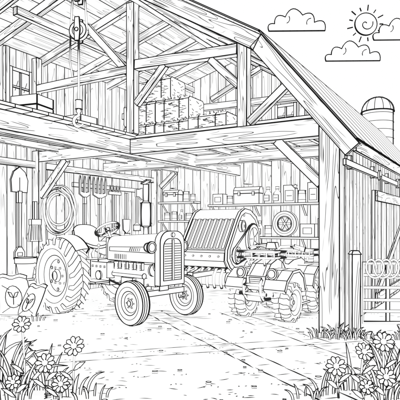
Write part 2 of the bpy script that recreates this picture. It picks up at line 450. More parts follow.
# ---------------------------------------------------------------- hay bales
def hay():
    mm=M(.013); X,Y,Z=.42,.3,.235; c=.045
    sec=[(-Y+c,0),(Y-c,0),(Y,c),(Y,2*Z-c),(Y-c,2*Z),(-Y+c,2*Z),(-Y,2*Z-c),(-Y,c)]
    mm.prism(sec,(-X,0,0),(0,1,0),(0,0,1),(2*X,0,0),PAPER,True,long=(0,6))
    mm.strokes((-X,-Y,0),(2*X,0,0),(0,0,2*Z),(0,-1,0),46,.11,.008,0,.3)
    mm.strokes((X,-Y,0),(0,2*Y,0),(0,0,2*Z),(1,0,0),24,.08,.008,0,.5)
    mm.strokes((-X,-Y,2*Z),(2*X,0,0),(0,2*Y,0),(0,0,1),14,.12,.008,0,.4)
    for s in (-.19,.19): mm.pl([(s,-Y-.006,c),(s,-Y-.006,2*Z-c),(s,-Y+c,2*Z+.004),(s,Y,2*Z+.004)],.015)
    for _ in range(30):
        p=V((R()-.5)*2*X,-Y+.01,2*Z*(R()>.5)); mm.line(p,p+V((R()-.5)*.09,-.03*R(),(R()-.4)*.07),.008)
    return mm
hb0=None
def addhay(a,b,z,r=0,lab='rectangular straw bale tied with twine in a stack'):
    global hb0
    if hb0 is None: hb0=obj('hay_bale',hay(),None,B(a,b,z),TH+r,lab,'hay bale','stacked hay bales in the loft')
    else:
        c=hb0.copy(); sc.collection.objects.link(c); c.location=B(a,b,z); c.rotation_euler=(0,0,TH+r); c['label']=lab
HZ=3.31
for r_ in range(2):
    for c_ in range(2): addhay(4.55-c_*.87+(R()-.5)*.03,1.5+(R()-.5)*.05,HZ+r_*.475,(R()-.5)*.06)
addhay(4.15,1.5,HZ+.95,.04)
addhay(2.72,1.3,HZ,.03,'rectangular straw bale tied with twine near the loft edge')
def crate(name,loc,rot,X,Y,Z,label):
    mm=M(.012)
    for i in range(4):
        z=(i+.5)*Z/4
        mm.box((0,-Y/2,z),(X,.02,Z/4-.02),PAPER); mm.box((0,Y/2,z),(X,.02,Z/4-.02),PAPER)
        mm.box((-X/2+.011,0,z),(.02,Y-.03,Z/4-.02),PAPER); mm.box((X/2-.011,0,z),(.02,Y-.03,Z/4-.02),PAPER)
    mm.box((0,0,.02),(X-.06,Y-.06,.03),PAPER)
    return obj(name,mm,None,loc,rot,label,'crate')
crate('wooden_crate',B(5.6,.45,HZ),TH,.6,.5,.62,'slatted wooden crate standing in the hay loft')
crate('wooden_crate',B(5.7,-.7,HZ),TH+.2,.6,.5,.8,'tall slatted wooden crate beside the loft window')
# ---------------------------------------------------------------- wheels
def tyre(mm,R_,W,Rr,lugs=0,lug=.03,chev=True,n=40):
    h=W/2
    prof=[(-h*.7,Rr),(-h*.95,Rr+(R_-Rr)*.35),(-h,Rr+(R_-Rr)*.65),(-h*.85,R_*.97),(-h*.5,R_),(0,R_*1.005),(h*.5,R_),(h*.85,R_*.97),(h,Rr+(R_-Rr)*.65),(h*.95,Rr+(R_-Rr)*.35),(h*.7,Rr)]
    mm.lathe((0,0,0),(0,1,0),prof,n,R20,(0,3,7,10) if not lugs else (0,10),False)
    for s in (-1,1):
        mm.ring((0,s*h*.97,0),(0,1,0),Rr+(R_-Rr)*.42,mm.w*.6,n)
    def pt(a,r,y): return V(math.cos(a)*r,y,math.sin(a)*r)
    if lugs:
        st=2*math.pi/lugs
        for k in range(lugs):
            for s in (-1,1):
                a=st*(k+(.5 if s>0 else 0)); da=st*.5
                path=[(st*(.75 if chev else .1),R_*1.0,s*h*.06),(st*(.42 if chev else .05),R_*1.0,s*h*.55),(st*.12,R_*.985,s*h*.9),(0,R_*.86,s*h*1.0)]
                prev=None
                for j,(sh,r,y) in enumerate(path):
                    lo=[pt(a+sh,r*.985,y*.97),pt(a+sh+da*(1-.12*j),r*.985,y*.97)]
                    hi_r=r+lug*(1 if j<2 else (.85 if j==2 else .1)); yy=y*(1.0 if j<2 else 1.05)
                    hi=[pt(a+sh+da*(1-.12*j),hi_r,yy),pt(a+sh,hi_r,yy)]
                    q=lo+hi
                    if prev:
                        mm.hexa(prev,q,PAPER,edges='none')
                        mm.line(prev[2],q[2],mm.w*.7); mm.line(prev[3],q[3],mm.w*.7)
                    if j in (0,3): mm.line(q[2],q[3],mm.w*.7)
                    if j==0: mm.line(q[1],q[2],mm.w*.6)
                    prev=q
def wheel(par,loc,R_,W,Rr,lugs,lug,chev=True,ink=.012,bolts=6,rot=0):
    e=obj('wheel',None,par,loc,rot)
    mm=M(ink); tyre(mm,R_,W,Rr,lugs,lug,chev); obj('tyre',mm,e)
    mm=M(ink*.8)
    for s in (-1,1):
        h=W/2*s
        mm.lathe((0,0,0),(0,s,0),[(abs(h)*.7,Rr),(abs(h)*.78,Rr*.93),(abs(h)*.35,Rr*.8),(abs(h)*.2,Rr*.55),(abs(h)*.45,Rr*.3),(abs(h)*.75,Rr*.22),(abs(h)*.8,.005)],28,R20,(0,2,4,5),False)
        for k in range(bolts):
            a=2*math.pi*k/bolts; c=V(math.cos(a)*Rr*.42,h*.36,math.sin(a)*Rr*.42)
            mm.cyl(c,c+V(0,s*.02,0),Rr*.05,n=8,w=.005)
            if R_>.5:
                c=V(math.cos(a+.5)*Rr*.68,h*.28,math.sin(a+.5)*Rr*.68); mm.lathe(c,(0,s,0),[(0,Rr*.07),(.012,Rr*.07)],14,None,(1,),True)
    obj('rim',mm,e)
    return e
# ---------------------------------------------------------------- TRACTOR
tr=top('tractor',(-2.05,9.42,0),math.atan2(-.669,.743),'vintage farm tractor with big lugged rear tyres and upright exhaust','tractor')
wheel(tr,(0,-.72,.685),.655,.36,.37,18,.03); wheel(tr,(0,.72,.685),.655,.36,.37,18,.03)
fw=[wheel(tr,(1.87,-.62,.365),.35,.17,.19,0,0),wheel(tr,(1.87,.62,.365),.35,.17,.19,0,0)]
for c in fw:
    mm=M(.01)
    for y in (-.045,0,.045): mm.ring((0,y,0),(0,1,0),.355,.009,36)
    obj('tread',mm,c)
def hoodprof(w_,z0,z1,r): 
    p=[(-w_,z0),(w_,z0),(w_,z1-r)]
    for k in range(1,6): a=k/6*math.pi/2; p.append((w_-r+r*math.cos(a),z1-r+r*math.sin(a)))
    p+= [(w_-r,z1),(-w_+r,z1)]
    for k in range(1,6): a=math.pi/2+k/6*math.pi/2; p.append((-w_+r+r*math.cos(a),z1-r+r*math.sin(a)))
    p.append((-w_,z1-r)); return p
mm=M(.012)
A_=hoodprof(.22,.98,1.40,.16); B_=hoodprof(.255,.98,1.46,.18); n=len(A_)
ia=[mm.P((.72,y,z)) for y,z in A_]; ib=[mm.P((2.03,y,z)) for y,z in B_]
for k in range(n): l=(k+1)%n; mm.F((ia[k],ia[l],ib[l],ib[k]),PAPER)
mm.F(ia[::-1],PAPER); mm.F(ib,PAPER)
mm.pl([mm.v[i].copy() for i in ia],None,True); mm.pl([mm.v[i].copy() for i in ib],None,True)
for k in (0,1,8,9): mm.line(mm.v[ia[k]].copy(),mm.v[ib[k]].copy(),.011)
hs=lambda x:-(.22+.035*(x-.72)/1.31)-.004
for z0,z1 in ((1.14,1.24),): mm.pl([(.78,hs(.78),z1-.03),(1.95,hs(1.95),z1),(1.95,hs(1.95),z0),(.78,hs(.78),z0)],.009,True)
for k in range(6): mm.line((1.35+k*.05,hs(1.4),1.155),(1.38+k*.05,hs(1.4),1.215),.009)
for k in range(7): mm.line((.95+k*.05,hs(1.1),1.01),(.95+k*.05,hs(1.1),1.09),.009)
mm.lathe((1.0,0,1.41),(0,0,1),[(0,.05),(.04,.05)],16,None,(1,)); obj('hood',mm,tr)
mm=M(.012); mm.prism(hoodprof(.275,.62,1.5,.19),(2.03,0,0),(0,1,0),(0,0,1),(.12,0,0),PAPER,True,long=(0,1))
q=hoodprof(.205,.7,1.38,.14); mm.pl([(2.156,y,z) for y,z in q],.011,True)
for k in range(15):
    z=.735+k*.04; mm.line((2.16,-.18,z),(2.16,.18,z),.009)
mm.box((2.165,0,1.03),(.02,.04,.66),PAPER,w=.008); mm.cyl((2.15,0,1.44),(2.175,0,1.44),.035,n=14,w=.008); obj('grille',mm,tr)
for s in (-1,1):
    mm=M(.012); mm.lathe((2.0,s*.37,1.24),(1,0,0),[(-.1,.03),(-.06,.075),(.04,.095),(.06,.095)],20,R35,(2,3)); mm.ring((2.065,s*.37,1.24),(1,0,0),.068,.009); mm.cyl((1.98,s*.25,1.22),(1.98,s*.34,1.22),.018); obj('headlight',mm,tr)
mm=M(.010) # engine
mm.box((1.3,0,.76),(1.25,.34,.36),PAPER)
for k in range(4):
    mm.box((.98+k*.2,-.2,.9),(.13,.06,.12),PAPER); mm.tube([(.98+k*.2,-.2,.86),(.98+k*.2,-.27,.8),(1.0+k*.2,-.27,.76)],.028,8,PAPER)
    mm.line((.935+k*.2,-.235,.93),(.935+k*.2,-.235,.86),.007); mm.line((1.02+k*.2,-.235,.93),(1.02+k*.2,-.235,.86),.007)
mm.cyl((.95,-.26,.75),(1.75,-.26,.75),.045,mat=PAPER); mm.line((.95,-.3,.77),(1.75,-.3,.77),.008); mm.line((.95,-.29,.715),(1.75,-.29,.715),.009)
mm.cyl((.8,-.22,.66),(.8,-.22,.93),.07); mm.box((1.62,-.2,.64),(.2,.08,.14),PAPER); mm.box((1.25,-.19,.63),(.3,.05,.12),PAPER)
for k in range(6): mm.cyl((.85+k*.18,-.17,.6),(.85+k*.18,-.19,.6),.016,n=8,w=.006)
mm.lathe((1.9,0,.95),(1,0,0),[(0,.2),(.03,.2)],20,None,(0,1)); mm.cyl((1.85,-.16,.85),(1.88,-.16,.85),.1)
obj('engine',mm,tr)
mm=M(.012); mm.box((.45,0,.72),(.6,.4,.4),PAPER); mm.box((0,0,.72),(.42,.46,.46),PAPER); mm.cyl((0,-.6,.685),(0,.6,.685),.1); mm.cyl((0,-.35,.685),(0,-.24,.685),.17);mm.cyl((0,.35,.685),(0,.24,.685),.17)
mm.box((-.3,0,.5),(.4,.12,.06),PAPER); mm.beam((-.2,-.2,.9),(-.6,-.28,.5),.05,.06,PAPER); mm.beam((-.2,.2,.9),(-.6,.28,.5),.05,.06,PAPER)
for k in range(4): mm.cyl((.25+k*.12,-.2,.84),(.25+k*.12,-.22,.84),.018,n=8,w=.006)
mm.cyl((.45,-.2,.68),(.45,-.23,.68),.08,n=18); obj('gearbox',mm,tr)
mm=M(.012); mm.box((1.87,0,.48),(.12,1.0,.09),PAPER); mm.box((1.85,0,.58),(.2,.2,.14),PAPER)
for s in (-1,1): mm.cyl((1.87,s*.48,.34),(1.87,s*.48,.62),.035); mm.cyl((1.87,s*.46,.365),(1.87,s*.6,.365),.03); mm.tube([(1.72,s*.48,.52),(1.2,s*.3,.56),(.8,s*.24,.62)],.02)
obj('front_axle',mm,tr)
for s in (-1,1):
    mm=M(.012); a0,a1=math.radians(42),math.radians(150)
    def fn(u,v,s=s):
        a=a0+(a1-a0)*u; r=.735-.05*v*v*v; return V(math.cos(a)*r,s*(.5+.25*v),.685+math.sin(a)*r)
    mm.surf(fn,18,6)
    poly=[(math.cos(a0+(a1-a0)*k/18)*.735,math.sin(a0+(a1-a0)*k/18)*.735) for k in range(19)]+[(-.35,.3),(.35,.3)]
    mm.prism(poly,(0,s*.5-.008,.685),(1,0,0),(0,0,1),(0,.016,0),PAPER,True)
    mm.box((.52,s*.36,.58),(.45,.3,.03),PAPER)
    obj('fender',mm,tr)
mm=M(.012); mm.lathe((1.5,0,1.42),(0,0,1),[(0,.045),(.14,.045),(.16,.095),(.56,.095),(.59,.05),(.74,.05),(.88,.05)],20,R65,(0,1,2,3,4,6),True,.013); mm.prism([(-.02,0),(.12,.05),(.12,.07),(-.02,.02)],(1.45,-.05,2.31),(1,0,0),(0,0,1),(0,.1,0),PAPER,True,long=range(4)); obj('exhaust_stack',mm,tr)
mm=M(.012); mm.lathe((1.15,.1,1.42),(0,0,1),[(0,.03),(.08,.03),(.08,.065),(.18,.065),(.21,.03)],16,R50,(2,3)); obj('air_cleaner',mm,tr)
mm=M(.012); ax=V(-.55,0,.83).normalized(); c=V(.42,0,1.52); mm.torus(c,ax,.23,.024,32,8)
for k in range(3):
    x,y,_=mm.frame(ax); a=k*2.094+.5; mm.tube([c-ax*.03,c+(x*math.cos(a)+y*math.sin(a))*.22],.014,6)
mm.cyl(c-ax*.05,c+ax*.01,.045); obj('steering_wheel',mm,tr)
mm=M(.012); mm.cyl(c-ax*.05,c-ax*.5,.025); mm.box((.68,0,1.18),(.08,.38,.38),PAPER); mm.ring((.635,-.08,1.28),(1,0,0),.05,.01); mm.ring((.635,.08,1.28),(1,0,0),.05,.01); mm.tube([(.3,-.12,.9),(.34,-.14,1.2)],.014); mm.ball((.34,-.14,1.22),.03); obj('dashboard',mm,tr)
mm=M(.013)
def seatfn(u,v):
    y=(v-.5)*.54
    if u<.6: x=.16-u/.6*.42; z=1.2+.06*(abs(v-.5)*2)**2+.02*math.sin(u*5)
    else:
        t=(u-.6)/.4; x=-.26-.09*t+.06*(abs(v-.5)*2)**2; z=1.23+.38*t-.08*t*(abs(v-.5)*2)**3
    return V(x,y,z)
mm.surf(seatfn,14,8)
mm.surf(lambda u,v:seatfn(u,v)+V(-.04*(u>.6),0,-.05),14,8,PAPER,True)
obj('seat',mm,tr)
mm=M(.012); mm.tube([(-.1,0,.9),(-.14,.0,1.05),(-.06,0,1.15)],.035); obj('seat_spring',mm,tr)
# ---------------------------------------------------------------- QUAD BIKE
at=top('quad_bike',(1.43,8.72,0),math.atan2(-.8,-.6),'four wheel quad bike with angular bodywork, racks and knobbly tyres','quad bike')
at.scale=(1.05,1.05,1.08)
for x in (-.48,.5):
    for y in (-.4,.4): wheel(at,(x,y,.305),.28,.27,.13,12,.025,False,.0105,4)
X_,Z_=(1,0,0),(0,0,1)
mm=M(.010)   # main frame and tank
mm.prism([(-.6,.55),(-.62,.68),(-.45,.76),(-.1,.7),(.06,.72),(.14,.86),(.3,.9),(.3,.5),(-.5,.42)],(0,-.14,0),X_,Z_,(0,.28,0),PAPER,True,long=range(9))
obj('body',mm,at)
mm=M(.010)   # nose
mm.prism([(.26,.5),(.26,.9),(.40,.95),(.62,.88),(.80,.70),(.82,.56),(.74,.48)],(0,-.17,0),X_,Z_,(0,.34,0),PAPER,True,long=range(7))
mm.pl([(.42,-.08,.952),(.62,-.1,.885),(.79,-.12,.715)],.008); mm.pl([(.42,.08,.952),(.62,.1,.885),(.79,.12,.715)],.008)
mm.prism([(-.11,.68),(.11,.68),(.09,.56),(-.09,.56)],(.815,0,0),(0,1,0),Z_,(.012,0,0),PAPER,True)
for z in (.59,.62,.65): mm.line((.832,-.09,z),(.832,.09,z),.007)
obj('front_cowl',mm,at)
def fend(nm,outer,y0,y1):
    for s in (-1,1):
        cx=sum(p[0] for p in outer)/len(outer)
        inn=[(cx+(x-cx)*.9,z-.04) for x,z in outer]
        mm=M(.010); mm.prism(outer+inn[::-1],(0,s*y0 if s>0 else -y1,0),X_,Z_,(0,y1-y0,0),PAPER,True,long=range(len(outer)))
        # moulded crease on the fender top
        mm.pl([(x*.995,s*(y0+y1)/2,z+.005) for x,z in outer[1:-1]],.007)
        obj(nm,mm,at)
fend('front_fender',[(.13,.50),(.2,.70),(.36,.80),(.60,.79),(.80,.66),(.88,.52)],.17,.54)
fend('rear_fender',[(-.88,.56),(-.82,.70),(-.62,.81),(-.36,.80),(-.2,.68),(-.13,.5)],.14,.54)
for s in (-1,1):
    mm=M(.010); mm.lathe((.70,s*.27,.735),(1,s*.08,.1),[(-.1,.05),(.05,.085),(.10,.085),(.115,.06),(.12,.003)],20,PAPER,(1,2,3),False); obj('headlight',mm,at)
mm=M(.010); mm.prism([(-.62,.76),(-.64,.86),(-.5,.92),(-.2,.9),(.0,.84),(.12,.86),(.16,.94),(.2,.88),(.08,.74),(-.1,.72),(-.45,.77)],(0,-.16,0),X_,Z_,(0,.32,0),PAPER,True,long=(0,1,2,3,4,5,6,7)); obj('seat',mm,at)
mm=M(.011); mm.tube([(.10,-.47,1.10),(.16,-.32,1.14),(.24,-.14,1.13),(.28,-.05,1.05),(.28,.05,1.05),(.24,.14,1.13),(.16,.32,1.14),(.10,.47,1.10)],.024,8,R50); mm.cyl((.28,0,1.06),(.34,0,.88),.045)
for s in (-1,1):
    mm.cyl((.09,s*.5,1.09),(.15,s*.34,1.135),.038,n=12,mat=R50); mm.tube([(.2,s*.3,1.14),(.25,s*.4,1.13),(.24,s*.48,1.1)],.014,6,R50)
mm.prism([(-.1,0),(.1,0),(.07,.1),(-.07,.1)],(.21,0,1.1),(0,1,0),Z_,(.1,0,0),PAPER,True,long=range(4)); obj('handlebar',mm,at)
def rack(x0,x1,z):
    mm=M(.010); r=.019
    for zz in (z,z+.09):
        mm.tube([(x0,-.33,zz),(x1,-.33,zz),(x1,.33,zz),(x0,.33,zz)],r,8,R50,True)
    for k in range(6): y=-.33+.66*k/5; mm.tube([(x0,y,z),(x0,y,z+.09)],r*.7,6,R50); mm.tube([(x1,y,z),(x1,y,z+.09)],r*.7,6,R50)
    for k in range(1,5): y=-.33+.66*k/5; mm.tube([(x0,y,z),(x1,y,z)],r*.8,6,R50)
    for x in (x0,x1):
        for y in (-.15,.15): mm.tube([(x,y,z),(x*.93,y*.9,z-.12)],r,6,R50)
    obj('cargo_rack',mm,at)
rack(.82,.42,.98); rack(-.84,-.46,.96)
mm=M(.010)
for s in (-1,1): mm.tube([(.6,s*.14,.34),(.86,s*.15,.36),(.92,s*.15,.46),(.93,s*.15,.6),(.88,s*.15,.66)],.024,8,R50)
mm.tube([(.93,-.15,.58),(.93,.15,.58)],.024,8,R50); mm.tube([(.9,-.24,.44),(.9,.24,.44)],.028,8,R50); mm.box((.82,0,.38),(.05,.28,.12),PAPER); obj('bumper',mm,at)
mm=M(.009); mm.box((0,0,.33),(.5,.3,.16),PAPER)
for k in range(4): mm.box((.0,-.16,.3+k*.035),(.2,.05,.018),PAPER,w=.006)
for s in (-1,1):
    mm.box((0,s*.34,.24),(.34,.26,.03),PAPER)
    for x in (-.475,.5): mm.tube([(x*.8,s*.1,.36),(x,s*.28,.29)],.026,8,R50); mm.lathe((x*.88,s*.13,.62),(x*.12,s*.14,-.28),[(0,.035),(.05,.035),(.05,.05),(.24,.05),(.3,.03)],12,R50,(1,2,3))
obj('engine',mm,at)
# ---------------------------------------------------------------- BALER
ba=top('round_baler',(.53,12.1,0),math.atan2(-.857,-.515),'round hay baler with sloping ribbed front and belt driven side pulleys','baler')
ba.scale=(1.0,1.12,1.05)
prof=[(-.75,.42),(-.92,.75),(-.93,1.12),(-.84,1.45),(-.62,1.72),(-.3,1.87),(.02,1.9),(.24,1.82),(.4,1.66),(.92,.98),(.94,.76),(.8,.6),(.45,.42)]
for s in (-1,1):
    mm=M(.015); mm.prism(prof,(0,s*.56-.03,0),(1,0,0),(0,0,1),(0,.06,0),PAPER,True)
    mm.pl([(x*.88-.005,s*.595,(z-1.1)*.88+1.1) for x,z in prof],.010,True)
    for x,z in ((-.75,1.0),(-.65,1.5),(.1,1.75),(.75,.85)): mm.cyl((x,s*.59,z),(x,s*.61,z),.03,n=8,w=.007)
    obj('side_panel',mm,ba)
    for (x,z,r) in ((-.32,1.2,.34),(.26,1.5,.13),(.55,.86,.18),(-.4,.66,.13)):
        mm=M(.012)
        c=V(x,s*.6,z); mm.cyl(c,c+V(0,s*.06,0),r,n=28); mm.ring(c+V(0,s*.064,0),(0,1,0),r*.78,.009); mm.cyl(c,c+V(0,s*.09,0),r*.2,n=12,w=.009)
        if r>.15:
            for k in range(5): a=k*1.2566; mm.line(c+V(math.cos(a)*r*.25,s*.064,math.sin(a)*r*.25),c+V(math.cos(a)*r*.76,s*.064,math.sin(a)*r*.76),.010)
        obj('drive_pulley',mm,ba)
    def belt(c1,r1,c2,r2):
        mm=M(.011)
        c1=Vector(c1);c2=Vector(c2);d=(c2-c1);a=math.atan2(d.y,d.x);sh=math.acos((r1-r2)/d.length)
        A=[c1+V(math.cos(a+sh+t*(2*math.pi-2*sh)/10),math.sin(a+sh+t*(2*math.pi-2*sh)/10),0)*r1 for t in range(11)]
        Bq=[c2+V(math.cos(a-sh+t*(2*sh)/10),math.sin(a-sh+t*(2*sh)/10),0)*r2 for t in range(11)]
        mm.tube([(p.x,s*.64,p.y) for p in A+Bq],.026,6,None,True); obj('drive_belt',mm,ba)
    belt((-.32,1.2,0),.35,(.55,.86,0),.19)
    wheel(ba,(.1,s*.80,.37),.36,.2,.19,0,0,ink=.013)
def panel(name,path,seams,w_=.013):
    mm=M(w_)
    for i in range(len(path)-1):
        (x0,z0),(x1,z1)=path[i],path[i+1]; n=V(z1-z0,0,-(x1-x0)).normalized()*.035
        mm.hexa([(x0,-.53,z0),(x0,.53,z0),V(x0,.53,z0)+n,V(x0,-.53,z0)+n],[(x1,-.53,z1),(x1,.53,z1),V(x1,.53,z1)+n,V(x1,-.53,z1)+n],PAPER,edges='none')
    for i in seams:
        x,z=path[i]; mm.line((x,-.53,z),(x,.53,z))
    return mm
sc_=lambda p,k:[(x*k,(z-1.1)*k+1.1) for x,z in p]
obj('tailgate',panel('tailgate',sc_(prof[0:6],.97),(0,2,3,5)),ba)
obj('hood_panel',panel('hood_panel',sc_(prof[5:9],.985),(0,1,3)),ba)
fp=sc_([prof[8],(.55,1.465),(.7,1.27),(.81,1.125),prof[9]],.95)
mm=panel('front_panel',fp,(0,4))
for k in range(8):
    y=-.465+.93*k/7
    for a_,b_ in zip(fp,fp[1:]):
        a3=V(a_[0],y,a_[1]);b3=V(b_[0],y,b_[1]);u=V(.035,0,.03);e=V(0,.033,0)
        mm.hexa([a3-e,a3+e,a3+e+u,a3-e+u],[b3-e,b3+e,b3+e+u,b3-e+u],PAPER,edges='long',w=.011)
    t3=V(fp[0][0],y,fp[0][1]); mm.line(t3-e+u,t3+e+u,.011); t3=V(fp[-1][0],y,fp[-1][1]); mm.line(t3-e+u,t3+e+u,.011)
obj('front_belts',mm,ba)
mm=M(.013); mm.prism([(.86,.96),(.95,.92),(.97,.74),(.86,.6),(.76,.64)],(0,-.53,0),(1,0,0),(0,0,1),(0,1.06,0),PAPER,True,long=range(5))
for k in range(5): mm.cyl((.955,-.4+k*.2,.84),(.975,-.4+k*.2,.84),.02,n=8,w=.007)
obj('chute_plate',mm,ba)
mm=M(.011); mm.cyl((.8,-.54,.34),(.8,.54,.34),.15)
for k in range(7):
    y=-.48+k*.16; mm.tube([(.74,y,.58),(.93,y,.55),(1.02,y,.42),(1.03,y,.28),(.97,y,.16)],.032,8,R50)
obj('pickup_reel',mm,ba)
mm=M(.013); mm.beam((.5,-.3,.5),(1.45,-.03,.45),.08,.1,PAPER); mm.beam((.5,.3,.5),(1.45,.03,.45),.08,.1,PAPER); mm.cyl((1.45,0,.38),(1.45,0,.52),.06); mm.cyl((1.35,.0,.02),(1.35,.0,.4),.03); mm.box((1.35,0,.02),(.14,.14,.03),PAPER); obj('drawbar',mm,ba)
# ---------------------------------------------------------------- shelves on end wall
def shelf(a0,a1,z,dep=.34,label='wooden wall shelf on brackets holding cans and boxes'):
    c=B((a0+a1)/2,BK-.02-dep/2,z); Wd=abs(a0-a1)
    e=top('wall_shelf',c,TH,label,'shelf')
    mm=M(.014); mm.box((0,0,-.02),(Wd,dep,.05),PAPER); obj('board',mm,e)
    n=max(2,int(Wd/1.1)+1)
    for k in range(n):
        x=-Wd/2+.12+(Wd-.24)*k/(n-1)
        mm=M(.012); mm.prism([(0,0),(-dep*.85,0),(-dep*.85,-.03),(-.04,-.26),(0,-.26)],(x-.02,dep/2-.005,-.046),(0,1,0),(0,0,1),(.04,0,0),PAPER); obj('bracket',mm,e)
shelf(6.15,4.95,2.25); shelf(6.15,4.95,1.72)
SH=1.3
shelf(4.5,.5,2.14); shelf(4.5,.5,SH); shelf(4.5,.5,.7)
def put(name,mb,a,z,label,cat,r=0,b=None): return obj(name,mb,None,B(a,BK-.2 if b is None else b,z+.006),TH+r,label,cat)
def toolbox(a,z,X,Z):
    e=top('toolbox',B(a,BK-.2,z+.006),TH,'metal toolbox with carrying handle on a shelf','toolbox')
    mm=M(.014); mm.box((0,0,Z*.28),(X,.24,Z*.56),PAPER); obj('case',mm,e)
    mm=M(.014); mm.prism([(-.125,0),(.125,0),(.125,Z*.16),(.06,Z*.34),(-.06,Z*.34),(-.125,Z*.16)],(-X/2-.005,0,Z*.575),(0,1,0),(0,0,1),(X+.01,0,0),PAPER,True,long=range(6)); obj('lid',mm,e)
    mm=M(.013); mm.tube([(-X*.18,0,Z*.92),(-X*.18,0,Z*1.08),(X*.18,0,Z*1.08),(X*.18,0,Z*.92)],.02); obj('handle',mm,e)
    for s in (-1,1):
        mm=M(.011); mm.box((s*X*.28,-.13,Z*.56),(.06,.02,.1),PAPER); obj('latch',mm,e)
def can(a,z,r,hh,label='round tin can with paper label on a shelf',name='tin_can'):
    mm=M(.013); mm.lathe((0,0,0),(0,0,1),[(0,r),(hh,r),(hh,r*.9)],20,None,(0,1)); mm.ring((0,0,hh*.25),(0,0,1),r*1.01,.009); mm.ring((0,0,hh*.75),(0,0,1),r*1.01,.009)
    put(name,mm,a,z,label,'can')
def bottle(a,z,r,hh):
    e=top('oil_bottle',B(a,BK-.2,z+.006),TH,'plastic oil bottle with screw cap on a shelf','bottle')
    mm=M(.015); mm.lathe((0,0,0),(0,0,1),[(0,r),(hh*.62,r),(hh*.78,r*.4),(hh*.86,r*.38)],18,R50,(0,)); obj('body',mm,e)
    mm=M(.011); mm.cyl((0,0,hh*.86),(0,0,hh),r*.46); obj('cap',mm,e)
    mm=M(.010); mm.prism([(-r*.7,hh*.15),(r*.7,hh*.15),(r*.7,hh*.5),(-r*.7,hh*.5)],(0,-r-.012,0),(1,0,0),(0,0,1),(0,.01,0),PAPER); mm.line((-r*.45,-r-.014,hh*.32),(r*.45,-r-.014,hh*.32)); obj('label_sheet',mm,e)
def carton(a,z,X,Y,Z,r=0):
    mm=M(.014); mm.box((0,0,Z/2),(X,Y,Z),PAPER); mm.line((0,-Y/2,Z),(0,Y/2,Z)); mm.pl([(-X*.3,-Y/2-.004,Z*.25),(X*.3,-Y/2-.004,Z*.25),(X*.3,-Y/2-.004,Z*.7),(-X*.3,-Y/2-.004,Z*.7)],.010,True); put('storage_box',mm,a,z,'small cardboard box standing on a shelf','box',r)
def jerry(a,z,X=.26,Z=.4):
    e=top('fuel_can',B(a,BK-.2,z+.006),TH,'flat sided fuel can with pressed panel on a shelf','fuel can')
    mm=M(.014); mm.prism([(-X/2,0),(X/2,0),(X/2,Z*.8),(X*.2,Z),(-X/2,Z)],(0,-.09,0),(1,0,0),(0,0,1),(0,.18,0),PAPER,True,long=range(5)); mm.pl([(-X*.35,-.094,Z*.12),(X*.35,-.094,Z*.12),(X*.35,-.094,Z*.7),(-X*.35,-.094,Z*.7)],.01,True); mm.line((-X*.2,-.094,Z*.4),(X*.2,-.094,Z*.4),.012); obj('body',mm,e)
    mm=M(.011); mm.cyl((X*.36,0,Z*.88),(X*.46,0,Z*1.02),.035); obj('cap',mm,e)
toolbox(5.75,2.25,.5,.36); can(5.3,2.25,.09,.28); can(5.08,2.25,.07,.2)
can(5.95,1.72,.08,.22); can(5.7,1.72,.08,.25); bottle(5.45,1.72,.07,.3); can(5.2,1.72,.1,.2)
carton(4.22,2.14,.3,.24,.28); can(3.92,2.14,.08,.22); toolbox(3.38,2.14,.72,.48); bottle(2.82,2.14,.1,.42); bottle(2.57,2.14,.1,.42); jerry(2.22,2.14,.3,.44); can(1.93,2.14,.1,.3); jerry(1.62,2.14,.26,.48); bottle(1.34,2.14,.09,.38); can(1.08,2.14,.1,.3)
can(4.3,SH,.09,.25); carton(3.7,SH,.3,.24,.22); can(3.3,SH,.09,.26); bottle(3.05,SH,.09,.4); can(2.82,SH,.09,.28)
carton(1.75,SH,.36,.25,.32); jerry(1.35,SH,.3,.45); can(1.0,SH,.1,.28)
carton(3.9,.7,.5,.26,.34); can(3.3,.7,.12,.34); jerry(2.9,.7,.3,.42); carton(2.2,.7,.4,.26,.3); can(1.75,.7,.11,.3); carton(1.25,.7,.3,.25,.35)
e=top('spare_wheel',B(2.32,BK-.3,SH+.332),TH,'spare wheel with spoked rim standing on the shelf','wheel')
mm=M(.014); tyre(mm,.32,.15,.19,0); obj('tyre',mm,e)
mm=M(.011); mm.lathe((0,0,0),(0,-1,0),[(.03,.19),(.05,.17),(.0,.15),(.0,.05),(.05,.04),(.05,.002)],24,R20,(0,1,4),False)
for k in range(6): a=k*1.047; mm.beam((math.cos(a)*.04,-.03,math.sin(a)*.04),(math.cos(a)*.155,-.03,math.sin(a)*.155),.045,.03,PAPER,V(0,1,0),.009)
obj('rim',mm,e)
